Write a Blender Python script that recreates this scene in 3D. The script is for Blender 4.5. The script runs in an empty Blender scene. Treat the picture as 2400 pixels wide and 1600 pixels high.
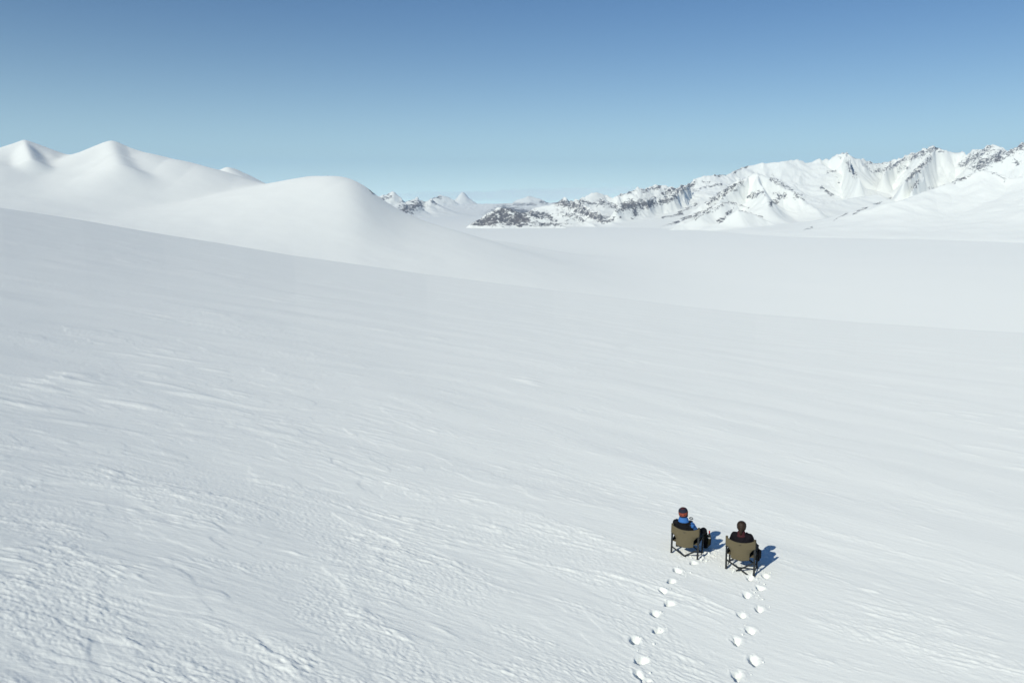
import bpy, bmesh, math, random
import numpy as np
from mathutils import Vector, Matrix

random.seed(7)
scene = bpy.context.scene
COL = scene.collection

# ------------------------------------------------------------------ camera
F, CX, CY = 1826.0, 1200.0, 800.0          # survey of the photograph, 2400 x 1600
HORIZON = 465.0
PITCH = math.atan((CY - HORIZON) / F)
H0 = 6.3                                    # drone height over the snow below it
cam_d = bpy.data.cameras.new("camera")
cam = bpy.data.objects.new("camera", cam_d)
COL.objects.link(cam)
cam.location = (0, 0, H0)
cam.rotation_euler = (math.pi / 2 - PITCH, 0, 0)
cam_d.sensor_width = 36.0
cam_d.lens = F / 2400 * 36
cam_d.clip_start = 0.1
cam_d.clip_end = 200000
scene.camera = cam
CP, SP = math.cos(PITCH), math.sin(PITCH)


def ray(px, py):
    X = (px - CX) / F
    Y = -(py - CY) / F
    return np.array([X, CP + Y * SP, -SP + Y * CP])


def far_point(px, py, D):
    """point seen in that direction at horizontal distance D"""
    d = ray(px, py)
    k = D / math.hypot(d[0], d[1])
    return np.array([d[0] * k, d[1] * k, H0 + d[2] * k])


def project(x, y, z):
    dz = z - H0
    depth = y * CP - dz * SP
    up = y * SP + dz * CP
    depth = np.maximum(depth, 1e-3)
    return CX + F * x / depth, CY - F * up / depth


# ------------------------------------------------------------------ noise
_r = np.random.RandomState(11)
_PERM = np.tile(_r.permutation(1024), 3)
_ANG = _r.rand(1024) * 2 * np.pi
_GX, _GY = np.cos(_ANG), np.sin(_ANG)


def pn(x, y, seed=0):
    xi = np.floor(x).astype(np.int64)
    yi = np.floor(y).astype(np.int64)
    fx, fy = x - xi, y - yi
    xi &= 1023
    yi &= 1023
    u = fx * fx * fx * (fx * (fx * 6 - 15) + 10)
    v = fy * fy * fy * (fy * (fy * 6 - 15) + 10)
    s = seed * 131 % 1024

    def g(ix, iy, dx, dy):
        h = _PERM[_PERM[(ix & 1023)] + ((iy + s) & 1023)]
        return _GX[h] * dx + _GY[h] * dy
    a = g(xi, yi, fx, fy)
    b = g(xi + 1, yi, fx - 1, fy)
    c = g(xi, yi + 1, fx, fy - 1)
    d = g(xi + 1, yi + 1, fx - 1, fy - 1)
    return (a + (b - a) * u + (c - a) * v + (a - b - c + d) * u * v) * 1.45


def fbm(x, y, seed=0, octv=4, gain=0.5):
    s = 0.0
    amp = 1.0
    for i in range(octv):
        s = s + amp * pn(x * 2.03 ** i + 17.3 * i, y * 2.03 ** i - 9.1 * i, seed + i)
        amp *= gain
    return s


def ss(a, b, x):
    t = np.clip((x - a) / (b - a), 0, 1)
    return t * t * (3 - 2 * t)


# ------------------------------------------------------------------ terrain
PLAIN = -240.0
CREST = [(-200, 462), (0, 489), (191, 518), (383, 551), (574, 581), (689, 600), (1000, 645), (1298, 682),
         (1595, 717), (1774, 737), (2012, 757), (2250, 774), (2400, 782), (2600, 792)]
_c = np.array([ray(px, py) for px, py in CREST])
_caz = np.arctan2(_c[:, 0], _c[:, 1])
_csl = _c[:, 2] / np.hypot(_c[:, 0], _c[:, 1])
R1, CC = 190.0, 5.5e-4
_m = _csl + 0.0315
_A = np.stack([np.sin(_caz), np.cos(_caz)], 1)
GA, GB = np.linalg.lstsq(_A, _m, rcond=None)[0]     # gradient of the near slope
print("near slope gradient", GA, GB)


def seg_field(x, y, p, q):
    dx, dy = q[0] - p[0], q[1] - p[1]
    L2 = dx * dx + dy * dy
    t = np.clip(((x - p[0]) * dx + (y - p[1]) * dy) / L2, 0, 1)
    d = np.hypot(x - p[0] - t * dx, y - p[1] - t * dy)
    return d, p[2] + (q[2] - p[2]) * t


def ridge(x, y, pts, w, e, base, pw=1.0):
    """height over base of a ridge through pts: concave skirts of width w, crest rounded over e"""
    best = np.zeros_like(x)
    P = [far_point(*p) for p in pts]
    for p, q in zip(P[:-1], P[1:]):
        d, zc = seg_field(x, y, p, q)
        h = np.maximum(zc - base, 1) * np.exp(-((np.sqrt(d * d + e * e) - e) / w) ** pw)
        best = np.maximum(best, h)
    return best


def smax(hs, k):
    m = np.maximum.reduce(hs)
    s = 0
    for h in hs:
        s = s + np.exp((h - m) / k)
    return m + k * np.log(s) - k * math.log(len(hs))


HILLS = [  # (points, skirt width, crest rounding)
    ([(-500, 330, 3300), (-260, 372, 3100), (-120, 362, 2900), (-40, 378, 2800), (0, 367, 2750), (58, 364, 2720), (118, 364, 2720), (165, 366, 2700),
      (187, 366, 2680), (215, 363, 2640), (262, 358, 2600), (300, 358, 2560), (340, 361, 2520), (400, 373, 2480), (440, 384, 2450), (500, 404, 2420),
      (540, 417, 2400), (600, 431, 2380), (645, 435, 2350), (690, 428, 2280)], 400, 8),
    ([(-40, 374, 2740), (0, 358, 2740), (28, 345, 2720), (45, 336, 2700), (58, 329, 2700), (75, 335, 2700), (100, 350, 2720), (135, 364, 2740)], 330, 4),
    ([(180, 366, 2680), (215, 352, 2640), (240, 343, 2600), (254, 335, 2580), (262, 333, 2580), (275, 338, 2580), (300, 347, 2560), (345, 360, 2530), (400, 374, 2500)], 360, 4),
    ([(620, 434, 2360), (665, 432, 2250), (700, 426, 2180), (730, 418, 2130), (755, 413, 2100), (785, 412, 2080), (815, 416, 2060),
      (840, 426, 2050), (862, 441, 2060), (885, 460, 2080), (915, 480, 2120), (960, 503, 2200), (1010, 523, 2350), (1060, 535, 2600)], 430, 25),
    ([(58, 331, 2690), (66, 350, 2560), (74, 372, 2440)], 190, 4),
    ([(262, 335, 2570), (272, 360, 2440), (285, 385, 2320)], 260, 12),
    ([(100, 352, 2720), (118, 366, 2600), (112, 385, 2500)], 200, 15),
    ([(20, 350, 2700), (-10, 385, 2450)], 320, 25),
    ([(480, 412, 3350), (510, 399, 3300), (533, 391, 3300), (548, 395, 3320), (570, 405, 3350), (590, 417, 3350), (608, 426, 3350), (618, 434, 3360)], 300, 5),
]


def shelf_h(x, y):
    t = 240 * (250 - x) / 1500
    t = .5 * (t + np.sqrt(t * t + 1600))
    return 300 * (1 - np.exp(-t / 300)) * 1.25 * ss(4500, 2500, y)


def valley(x, y):
    r = np.hypot(x, y)
    # broad swell of the plain to the right
    base = PLAIN + 20 * np.exp(-(((x - 3300) / 1100) ** 2 + ((y - 4700) / 700) ** 2))
    shelf = 2.0 + shelf_h(x, y)
    hs = [ridge(x, y, p, w, e, PLAIN + shelf, 1.12 if w < 380 else 1.42) + shelf for p, w, e in HILLS]
    # high shelf below the hills on the left
    hs.append(shelf)
    h = smax(hs, 4.0) + 4.0 * math.log(len(hs))
    h = h + 5 * fbm(x / 2600, y / 2600, 40, 2) * (1 - ss(60, 200, h))
    h = h * (1 + 0.012 * fbm(x / 420, y / 420, 33, 3)) + .8 * fbm(x / 90, y / 90, 31, 3) * ss(10, 120, h)
    return base + h


def near(x, y):
    r = np.hypot(x, y)
    az = np.arctan2(x, y)
    m = GA * np.sin(az) + GB * np.cos(az)
    back = ss(0.75, 1.2, np.abs(az))
    crest = np.interp(az, _caz, _m)
    resid = (crest - m) * (1 - back) * ss(15, 120, r)
    return (m + resid) * r - CC * np.maximum(r - R1, 0) ** 2


def macro(x, y):
    r = np.hypot(x, y)
    zn = near(x, y)
    far = r > 250
    out = zn.copy()
    if far.any():
        v = valley(x[far], y[far])
        n = zn[far]
        k = 14.0
        m = np.maximum(n, v)
        out[far] = m + k * np.log(np.exp((n - m) / k) + np.exp((v - m) / k)) * ss(250, 420, r[far])
    return out


def ground_hit(px, py):
    """where a sight line meets the near slope (no micro relief)"""
    d = ray(px, py)
    t = 5.0
    for _ in range(60):
        x, y = d[0] * t, d[1] * t
        z = float(near(np.array([x]), np.array([y]))[0])
        t *= H0 / max(1e-3, (H0 - (H0 + d[2] * t) + z) + 0) if False else 1
        f = H0 + d[2] * t - z
        t += f / max(0.05, -(d[2]) + (z / t))
    return d[0] * t, d[1] * t


# chairs: middle of the four feet
CH1 = ground_hit(1609.5, 1297.5)
CH2 = ground_hit(1737.5, 1335)
print("chairs", CH1, CH2)

FEET = [  # px, py, turn (deg), length, width, depth
    (1624, 1321, -30, .15, .10, .07), (1588, 1338, 10, .17, .13, .12), (1573, 1364, -25, .18, .11, .13), (1554, 1387, 25, .16, .09, .11),
    (1568, 1417, -32, .19, .11, .13), (1536, 1439, 8, .18, .12, .13), (1541, 1477, -32, .20, .11, .13),
    (1487, 1500, 4, .19, .12, .15), (1503, 1546, -25, .19, .13, .14), (1498, 1580, 28, .22, .09, .13), (1513, 1592, -40, .12, .08, .08),
    (1794, 1353, 5, .17, .12, .13), (1757, 1358, 0, .16, .10, .10), (1781, 1381, -5, .15, .11, .12), (1749, 1397, -6, .19, .11, .14),
    (1779, 1430, 0, .18, .12, .14), (1737, 1444, -4, .17, .13, .13), (1758, 1480, -3, .19, .13, .14),
    (1726, 1504, 4, .21, .12, .15), (1766, 1548, 2, .22, .13, .16), (1727, 1580, 0, .23, .12, .15),
]
SCUFF = [(1655, 1311, .16, .020), (1668, 1304, .16, .020), (1681, 1299, .12, .020), (1648, 1317, .10, .018),
         (1770, 1352, .16, .025), (1740, 1330, .20, .018), (1770, 1400, .14, .018), (1605, 1300, .2, .010), (1588, 1294, .14, .012),
         (1715, 1325, .2, .016), (1600, 1345, .13, .015), (1780, 1340, .14, .022), (1704, 1330, .10, .02), (1620, 1310, .12, .016), (1596, 1310, .12, .012), (1650, 1300, .12, .016), (1745, 1346, .13, .018), (1725, 1340, .13, .014), (1776, 1368, .12, .018), (1690, 1312, .12, .014), (1764, 1385, .12, .014), (1637, 1310, .10, .02), (1764, 1352, .10, .025)]


def micro(x, y, sp):
    """wind-worked snow relief; sp = local mesh spacing, relief finer than it is faded out"""
    kx = 0.15 * x + 0.42 * 5.0 * np.log1p(np.exp(np.clip((x + 3) / 5.0, -30, 30)))
    v = y + kx * (1 - .4 * ss(20, 70, y)) + 0.6 * fbm(x / 9, y / 9, 3, 2)
    kk = 0.15 + 0.42 / (1 + np.exp(-np.clip((x + 3) / 5.0, -30, 30)))
    u = x * np.sqrt(1 + kk * kk)
    r = np.hypot(x, y)

    def lod(lam):
        return 1 - ss(0.22, 0.55, sp / lam)
    h = np.zeros_like(x)
    # soft swells
    h += 0.07 * fbm(u / 14, v / 6.5, 5, 3) * lod(5)
    rough = ss(-.12, .40, fbm(u / 4.2, v / 2.2, 8, 4, .6) + 0.20 * ss(4, -8, x) + .03 + .12 * ss(14, 9, r) * ss(5, -4, x))
    # long drift lips
    n = fbm(u / 5.5, v / 1.9, 12, 3)
    band = (n * 3.0) % 1.0
    lip = ss(0.0, 0.86, band) * (1 - ss(0.88, 1.0, band))
    h += 0.006 * lip * ss(-.1, .5, fbm(u / 9, v / 5, 14, 2)) * lod(.8)
    # sastrugi: rounded tongues with a sharp upwind edge
    a = pn(u / .95 + .8 * pn(u / 2, v / 1, 24), v / .24, 20)
    b = pn(u / .52, v / .13, 21)
    t1 = np.maximum(a, 0) ** .75
    t2 = np.maximum(b - .12, 0) ** .8
    e3 = np.maximum(pn(u / .27, v / .085, 23) - .1, 0)
    clus = ss(.0, .65, fbm(u / 3.4, v / 1.3, 26, 3) + .10 * ss(4, -8, x) + .1 * rough)
    h += (0.017 * t1 * lod(.24) + .022 * t2 * lod(.13) + .020 * e3 * lod(.085)) * clus
    # pitted crust
    c = np.abs(pn(u / .17, v / .11, 28)) + .5 * pn(u / .11, v / .075, 29)
    d = pn(u / .075, v / .055, 30)
    lump = np.maximum(pn(u / .50, v / .26, 45) - .15, 0) * ss(.1, .5, pn(u / 1.9, v / 1.2, 48))
    h += rough * (.0088 * c * lod(.09) + .0036 * d * lod(.06) + .028 * lump * lod(.3))
    # broken plates: crust steps
    pl = fbm(u / 1.7, v / .8, 34, 3)
    h += .007 * ss(-.02, .16, pl + .10 * pn(u / .2, v / .1, 46)) * ss(0, .4, fbm(u / 6, v / 3, 36, 2) + .25 * ss(2, -8, x)) * lod(.3)
    dn = fbm(u / 3.6, v / 2.1, 49, 3)
    face = ss(.13, .24, dn) * (1 - .9 * ss(.24, .8, dn))
    h += .012 * face * ss(.05, .4, pn(u / 9, v / 6, 52) + .35 * ss(1, -7, x) - .05) * lod(.5)
    # fine wind ripple everywhere
    h += .0022 * pn(u / .33, v / .07, 38) * lod(.09) + 0.004 * pn(u / .9, v / .17, 39) * lod(.2)
    # larger streaks that carry the pattern into the distance
    h += .020 * ss(-.2, .5, pn(u / 22, v / 9, 47)) * np.abs(fbm(u / 4, v / 1.3, 41, 2)) * lod(1.0) * ss(15, 50, r)
    h += .045 * fbm(u / 21, v / 5.5, 42, 2) * lod(4.0) * ss(35, 120, r) + .018 * pn(u / 7, v / 2.6, 43) * lod(2) * ss(25, 80, r)
    h += .22 * pn(u / 45, v / 13, 44) * lod(12) * ss(90, 260, r)
    dm = ss(-.05, .5, fbm(u / 26, v / 12, 63, 3))
    h += .15 * np.maximum(pn(u / 2.1, v / .75, 64) - .2, 0) * dm * lod(.75) * ss(16, 35, r)
    h += .30 * np.maximum(pn(u / 5.5, v / 2.1, 65) - .25, 0) * dm * lod(2.1) * ss(45, 90, r)
    return h


def carve(x, y, h):
    rr = np.hypot(x, y)
    idx = np.where((rr < 22) & (x > 1) & (x < 9) & (y > 7))[0]
    xs, ys = x[idx], y[idx]
    hs = h[idx]
    wob = 0.22 * pn(xs / .07, ys / .07, 50) + .25 * pn(xs / .16, ys / .16, 51)
    # calmer snow in front of the chairs
    for (px, py, turn, L, W, D) in FEET:
        L, W = L * .80, W * .78
        cx, cy = ground_hit(px, py)
        a = math.radians(turn - 18)
        dx, dy = xs - cx, ys - cy
        lu = dx * math.sin(-a) + dy * math.cos(a)
        lv = dx * math.cos(a) + dy * math.sin(a)
        q = np.sqrt((lu / L) ** 2 + (lv / (W * (1 + .25 * lu / L))) ** 2) * (1 + wob * .95)
        pit = 1 - ss(.42, 1.0, q)
        heel = .25 * np.exp(-((lu + .5 * L) / (.4 * L)) ** 2)
        rim = np.exp(-((q - 1.35) / .28) ** 2) * (.6 + wob * 1.4) * ss(-.6, .8, lu / L + .3)
        hs = hs * (1 - pit * .8) - .74 * D * pit * (.85 + heel) + .016 * rim + pit * (.016 * pn(xs / .05, ys / .05, 57) + .02 * pn(xs / .11, ys / .11, 58))
    for (px, py, R, A) in SCUFF:
        cx, cy = ground_hit(px, py)
        q = np.hypot(xs - cx, (ys - cy) * .8) / R
        k = np.exp(-q ** 2 * 1.5)
        lump = pn(xs / .055, ys / .055, 55) + .8 * pn(xs / .11, ys / .11, 56)
        hs = hs + A * k * (np.maximum(lump, -.2) * 1.7)
    h[idx] = hs
    return h


def grid_mesh(name, X, Y, Z, wrap=False, rock=None):
    nr, nc = X.shape
    me = bpy.data.meshes.new(name)
    co = np.stack([X, Y, Z], -1).reshape(-1, 3).astype(np.float32)
    i = np.arange(nr - 1)[:, None] * nc
    j = np.arange(nc if wrap else nc - 1)[None, :]
    j2 = (j + 1) % nc
    q = np.stack([i + j, i + nc + j + 0 * j2, i + nc + j2, i + j2], -1).reshape(-1, 4)
    q = q[:, ::-1].astype(np.int32)
    me.vertices.add(len(co))
    me.vertices.foreach_set("co", co.ravel())
    me.loops.add(q.size)
    me.loops.foreach_set("vertex_index", np.ascontiguousarray(q).ravel())
    me.polygons.add(len(q))
    me.polygons.foreach_set("loop_start", np.arange(0, q.size, 4, dtype=np.int32))
    me.update(calc_edges=True)
    me.polygons.foreach_set("use_smooth", np.ones(len(q), dtype=bool))
    if rock is not None:
        at = me.attributes.new("rock", 'FLOAT', 'POINT')
        at.data.foreach_set("value", rock.reshape(-1).astype(np.float32))
    me.validate()
    o = bpy.data.objects.new(name, me)
    COL.objects.link(o)
    return o


# ------------------------------------------------------------------ materials
def new_mat(name):
    m = bpy.data.materials.new(name)
    m.use_nodes = True
    nt = m.node_tree
    b = nt.nodes["Principled BSDF"]
    return m, nt, b


def N(nt, t, **kw):
    n = nt.nodes.new(t)
    for k, v in kw.items():
        if k in n.inputs:
            n.inputs[k].default_value = v
        else:
            setattr(n, k, v)
    return n


def snow_material(name, near_detail):
    m, nt, b = new_mat(name)
    L = nt.links.new
    co = N(nt, 'ShaderNodeTexCoord')
    b.inputs['Roughness'].default_value = .75
    b.inputs['Specular IOR Level'].default_value = .18
    b.inputs['Diffuse Roughness'].default_value = .37 if near_detail else .40
    n1 = N(nt, 'ShaderNodeTexNoise', Scale=.35 if near_detail else .004, Detail=5.0)
    L(co.outputs['Object'], n1.inputs['Vector'])
    mx = N(nt, 'ShaderNodeMix', data_type='RGBA')
    mx.inputs['A'].default_value = (.840, .862, .820, 1)
    mx.inputs['B'].default_value = (.875, .890, .845, 1)
    L(n1.outputs['Fac'], mx.inputs['Factor'])
    L(mx.outputs['Result'], b.inputs['Base Color'])
    if near_detail:
        mp = N(nt, 'ShaderNodeMapping')
        mp.inputs['Rotation'].default_value = (0, 0, math.radians(28))
        mp.inputs['Scale'].default_value = (.55, 1.25, 1)
        L(co.outputs['Object'], mp.inputs['Vector'])
        n2 = N(nt, 'ShaderNodeTexNoise', Scale=14.0, Detail=5.0, Roughness=.62)
        L(mp.outputs['Vector'], n2.inputs['Vector'])
        n3 = N(nt, 'ShaderNodeTexNoise', Scale=95.0, Detail=2.0)
        L(mp.outputs['Vector'], n3.inputs['Vector'])
        b1 = N(nt, 'ShaderNodeBump', Strength=.5, Distance=.018)
        b2 = N(nt, 'ShaderNodeBump', Strength=.45, Distance=.004)
        L(n2.outputs['Fac'], b1.inputs['Height'])
        L(n3.outputs['Fac'], b2.inputs['Height'])
        L(b1.outputs['Normal'], b2.inputs['Normal'])
        L(b2.outputs['Normal'], b.inputs['Normal'])
    return m, nt, b, mx


snow_near = snow_material("wind_crust_snow", True)[0]
snow_far, nt, b, mx = snow_material("far_snow_and_rock", False)
L = nt.links.new
co = N(nt, 'ShaderNodeTexCoord')
mp = N(nt, 'ShaderNodeMapping')
mp.inputs['Scale'].default_value = (1, 1, 1.8)
mp.inputs['Rotation'].default_value = (0, math.radians(25), 0)
L(co.outputs['Object'], mp.inputs['Vector'])
nz = N(nt, 'ShaderNodeTexNoise', Scale=.026, Detail=9.0, Roughness=.74, Distortion=.8)
L(mp.outputs['Vector'], nz.inputs['Vector'])
at = N(nt, 'ShaderNodeAttribute', attribute_name="rock")
# fac = clamp((rock + (noise-.5)*2.6 - .5) * 7)
s1 = N(nt, 'ShaderNodeMath', operation='MULTIPLY_ADD'); s1.inputs[1].default_value = 5.6; s1.inputs[2].default_value = -3.32
L(nz.outputs['Fac'], s1.inputs[0])
s2 = N(nt, 'ShaderNodeMath', operation='ADD')
L(s1.outputs[0], s2.inputs[0]); L(at.outputs['Fac'], s2.inputs[1])
s3 = N(nt, 'ShaderNodeMath', operation='MULTIPLY', use_clamp=True); s3.inputs[1].default_value = 3.0
L(s2.outputs[0], s3.inputs[0])
s4 = N(nt, 'ShaderNodeMath', operation='GREATER_THAN'); s4.inputs[1].default_value = .02
L(at.outputs['Fac'], s4.inputs[0])
s5 = N(nt, 'ShaderNodeMath', operation='MULTIPLY')
L(s3.outputs[0], s5.inputs[0]); L(s4.outputs[0], s5.inputs[1])
nr = N(nt, 'ShaderNodeTexNoise', Scale=.006, Detail=4.0)
L(co.outputs['Object'], nr.inputs['Vector'])
rk = N(nt, 'ShaderNodeMix', data_type='RGBA')
rk.inputs['A'].default_value = (.075, .084, .102, 1)
rk.inputs['B'].default_value = (.230, .210, .190, 1)
L(nr.outputs['Fac'], rk.inputs['Factor'])
fm = N(nt, 'ShaderNodeMix', data_type='RGBA')
L(s5.outputs[0], fm.inputs['Factor'])
L(mx.outputs['Result'], fm.inputs['A'])
L(rk.outputs['Result'], fm.inputs['B'])
L(fm.outputs['Result'], b.inputs['Base Color'])
bm_ = N(nt, 'ShaderNodeBump', Strength=.35, Distance=6.0)
nb = N(nt, 'ShaderNodeTexNoise', Scale=.02, Detail=6.0, Roughness=.6)
L(co.outputs['Object'], nb.inputs['Vector'])
bh = N(nt, 'ShaderNodeMath', operation='MULTIPLY')
L(nb.outputs['Fac'], bh.inputs[0]); L(at.outputs['Fac'], bh.inputs[1])
L(bh.outputs[0], bm_.inputs['Height'])
L(bm_.outputs['Normal'], b.inputs['Normal'])

# ------------------------------------------------------------------ ground sheets
AZF = math.radians(37)
azf = np.arctan(np.linspace(-math.tan(AZF), math.tan(AZF), 1500))
azc = np.linspace(AZF, 2 * math.pi - AZF, 120)[1:-1]
az = np.concatenate([azf, azc])
dcol = np.abs(np.gradient(azf)).mean()
r_near = [1.0, 2.0, 3.5, 5, 6.2, 7.0]
t = H0 / 7.0
while t > 0.0262:
    t -= (0.62 if t > .06 else .5) / 779.0 * (1 + 0.3 * t)
    r_near.append(H0 / t)
r_hid = list(np.geomspace(r_near[-1], 1250, 70))[1:]
RS = np.array(r_near + r_hid)
A_, R_ = np.meshgrid(az, RS)
X, Y = R_ * np.sin(A_), R_ * np.cos(A_)
sp = np.gradient(RS)[:, None] * .55 + 0 * X
sp = np.maximum(sp, R_ * dcol)
sp = np.where(np.abs(np.arctan2(X, Y)) > AZF, np.maximum(sp, R_ * .04), sp)
xf, yf = X.ravel(), Y.ravel()
zz = macro(xf, yf)
h = np.zeros_like(xf)
mi = np.where((R_.ravel() < 420))[0]
hm = micro(xf[mi], yf[mi], sp.ravel()[mi])
hm = carve(xf[mi], yf[mi], hm)
h[mi] = hm * (1 - ss(300, 420, R_.ravel()[mi]))
Z = (zz + h).reshape(X.shape)
ground = grid_mesh("snow_ground", X, Y, Z, wrap=True)
ground.data.materials.append(snow_near)
ground['kind'] = 'structure'
NEAR_X, NEAR_Y, NEAR_Z = X, Y, Z


def ground_z(x, y):
    """height of the finished snow at a point"""
    d = (NEAR_X - x) ** 2 + (NEAR_Y - y) ** 2
    d[:, 1500:] = 1e9
    i = np.argsort(d.ravel())[:4] if False else [int(np.argmin(d))]
    return float(NEAR_Z.ravel()[i[0]])


ROCK = [  # bare rock: x0,y0,x1,y1,half width,density as surveyed
    (1305, 473, 1346, 483, 8, .8), (1338, 483, 1410, 514, 8, .85), (1351, 473, 1427, 478, 5, .6), (1410, 473, 1443, 483, 5, .5),
    (1466, 483, 1530, 475, 9, .95), (1489, 476, 1489, 503, 6, .9), (1453, 496, 1479, 473, 5, .6), (1517, 483, 1581, 463, 6, .85),
    (1555, 455, 1601, 435, 5, .7), (1588, 453, 1626, 430, 5, .8), (1601, 445, 1632, 447, 4, .5), (1453, 455, 1489, 444, 3.5, .8),
    (1512, 447, 1545, 437, 4, .7), (1410, 509, 1458, 509, 2.5, .7), (1405, 521, 1435, 516, 2, .7), (1642, 427, 1662, 426, 2.5, .7),
    (1677, 412, 1703, 409, 2, .8), (1718, 409, 1749, 388, 2.5, .8), (1642, 440, 1688, 432, 2.5, .7), (1667, 468, 1739, 425, 4, .85),
    (1657, 478, 1744, 435, 3, .8), (1591, 498, 1632, 478, 2, .8), (1552, 511, 1601, 500, 2, .8), (1601, 514, 1708, 473, 3, .8),
    (1626, 514, 1698, 478, 2, .8), (1545, 534, 1593, 519, 1.5, .8), (1708, 473, 1754, 487, 1.5, .8), (1685, 519, 1713, 496, 4, .9),
    (1721, 490, 1790, 509, 1.2, .7), (1759, 463, 1787, 450, 6, .6), (1805, 478, 1838, 460, 6, .9), (1810, 419, 1836, 435, 7, .6),
    (1813, 453, 1828, 453, 4, .6), (1859, 470, 1879, 458, 3, .7), (1836, 432, 1882, 465, 3, .65), (1966, 367, 1984, 360, 3, .65),
    (1989, 358, 2012, 371, 3.5, .75), (1984, 379, 2004, 412, 5, .8), (1938, 404, 1956, 402, 2.2, .8), (1956, 412, 1968, 429, 1.5, .6),
    (1925, 438, 1948, 457, 3, .8), (2024, 386, 2045, 402, 3.5, .55), (2053, 400, 2063, 400, 4, .95), (2030, 380, 2100, 384, 6, .45), (2070, 399, 2139, 366, 5, .75),
    (2106, 401, 2134, 393, 2, .8), (2132, 371, 2193, 346, 7, .8), (2193, 346, 2208, 355, 4, .8), (2127, 422, 2183, 369, 5, .85),
    (2139, 443, 2155, 422, 3, .85), (2259, 384, 2323, 343, 9, .75), (2285, 394, 2348, 361, 10, .85), (2336, 379, 2400, 338, 6, .85),
    (2361, 364, 2387, 379, 4, .4), (2384, 384, 2394, 376, 3, .6), (2234, 427, 2277, 412, 4, .75), (2178, 443, 2218, 432, 1.5, .7),
    (2328, 407, 2356, 420, 2.5, .6), (2045, 478, 2068, 473, 2, .8), (1999, 503, 2030, 487, 2, .8), (1953, 519, 1986, 500, 1.2, .8),
    (2078, 468, 2091, 464, 1.4, .8), (1884, 537, 1902, 532, 1.2, .7), (2400, 340, 2560, 330, 12, .8),
    (1124, 528, 1178, 495, 12, .9), (1144, 516, 1229, 513, 14, .88), (1178, 489, 1280, 506, 7, .85), (1195, 526, 1335, 531, 7, .8),
    (1273, 499, 1301, 516, 5, .8), (1267, 474, 1284, 474, 3, .8), (1205, 479, 1253, 479, 3, .55), (1049, 537, 1090, 537, 1.3, .8),
    (1314, 499, 1362, 516, 7, .5), (892, 468, 913, 458, 4, .7), (940, 496, 988, 479, 8, .85), (940, 472, 981, 470, 3, .5),
    (1015, 462, 1030, 462, 3, .8), (1012, 472, 1022, 477, 2, .7), (950, 489, 965, 500, 5, .7),
]
DOME_ROCK = [(850, 430, 862, 441, 1.6, 1.), (863, 445, 867, 447, 1.3, 1.), (869, 450, 873, 453, 1.5, 1.)]


def rock_mask(x, y, z, strokes):
    px, py = project(x, y, z)
    px = px + 4.5 * pn(x / 70, y / 70, 60) + 5 * pn(x / 200, y / 200, 66)
    py = py + 2.6 * pn(x / 70, y / 70, 61) + 2 * pn(x / 200, y / 200, 67)
    m = np.zeros_like(x)
    for x0, y0, x1, y1, hw, den in strokes:
        hw = hw * (.85 if x0 > 1600 else 1)
        box = np.where((px > min(x0, x1) - hw * 3) & (px < max(x0, x1) + hw * 3) & (py > min(y0, y1) - hw * 3) & (py < max(y0, y1) + hw * 3))[0]
        if len(box) == 0:
            continue
        dx, dy = x1 - x0, y1 - y0
        t = np.clip(((px[box] - x0) * dx + (py[box] - y0) * dy) / (dx * dx + dy * dy), 0, 1)
        d = np.hypot(px[box] - x0 - t * dx, py[box] - y0 - t * dy) / hw
        m[box] = np.maximum(m[box], (.22 + .95 * den) * (1 - ss(.1, 2.3, d)) * (.84 if x0 > 1600 else .95))
    return m


RF = np.concatenate([[1250.], np.geomspace(1250, 4200, 330)[1:], np.geomspace(4200, 20000, 110)[1:]])
azf2 = azf[::2]
az2 = np.concatenate([azf2, azc])
A_, R_ = np.meshgrid(az2, RF)
X, Y = R_ * np.sin(A_), R_ * np.cos(A_)
Z = macro(X.ravel(), Y.ravel())
Z = Z.reshape(X.shape)
# the dome falls away to its right down to the plain
SKY = [(700, 426), (755, 413), (785, 412), (815, 416), (840, 426), (862, 441), (885, 460), (915, 480), (945, 497), (985, 514), (1020, 526), (1060, 535), (1120, 539.5), (2700, 539.5)]
sk = np.array([ray(*p) for p in SKY])
saz, ssl = np.arctan2(sk[:, 0], sk[:, 1]), sk[:, 2] / np.hypot(sk[:, 0], sk[:, 1])
tg = np.interp(az2, saz, ssl)
base2 = PLAIN + shelf_h(X, Y)
sel = (RF > 1400) & (RF < 3300)
f = np.ones(len(az2))
cols = np.arange(len(az2))
for it in range(8):
    el = (base2[sel] + f * (Z - base2)[sel] - H0) / RF[sel][:, None]
    k = np.argmax(el, 0)
    rk0 = RF[sel][k]
    hk = (Z - base2)[sel][k, cols]
    bk = base2[sel][k, cols]
    f = np.clip((tg * rk0 + H0 - bk) / np.maximum(hk, 5), .3, 1.0)
f[az2 < saz[2]] = 1
f[:len(azf2)] = np.minimum.accumulate(f[:len(azf2)])
f[len(azf2):] = 1
ker = np.hanning(23)
ker /= ker.sum()
f[:len(azf2)] = np.convolve(np.pad(f[:len(azf2)], 11, 'edge'), ker, 'valid')
f[len(azf2):] = 1 + (f[len(azf2) - 1] - 1) * (1 - ss(.64, 1.1, az2[len(azf2):]))
Z = base2 + (Z - base2) * (1 + (f[None, :] - 1) * ss(1270, 1900, R_))
rk_ = rock_mask(X.ravel(), Y.ravel(), Z.ravel(), DOME_ROCK)
rk_[R_.ravel() > 2400] = 0
valley_o = grid_mesh("snow_valley_and_hills", X, Y, Z, wrap=True, rock=rk_)
valley_o.data.materials.append(snow_far)
valley_o['kind'] = 'structure'

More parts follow.
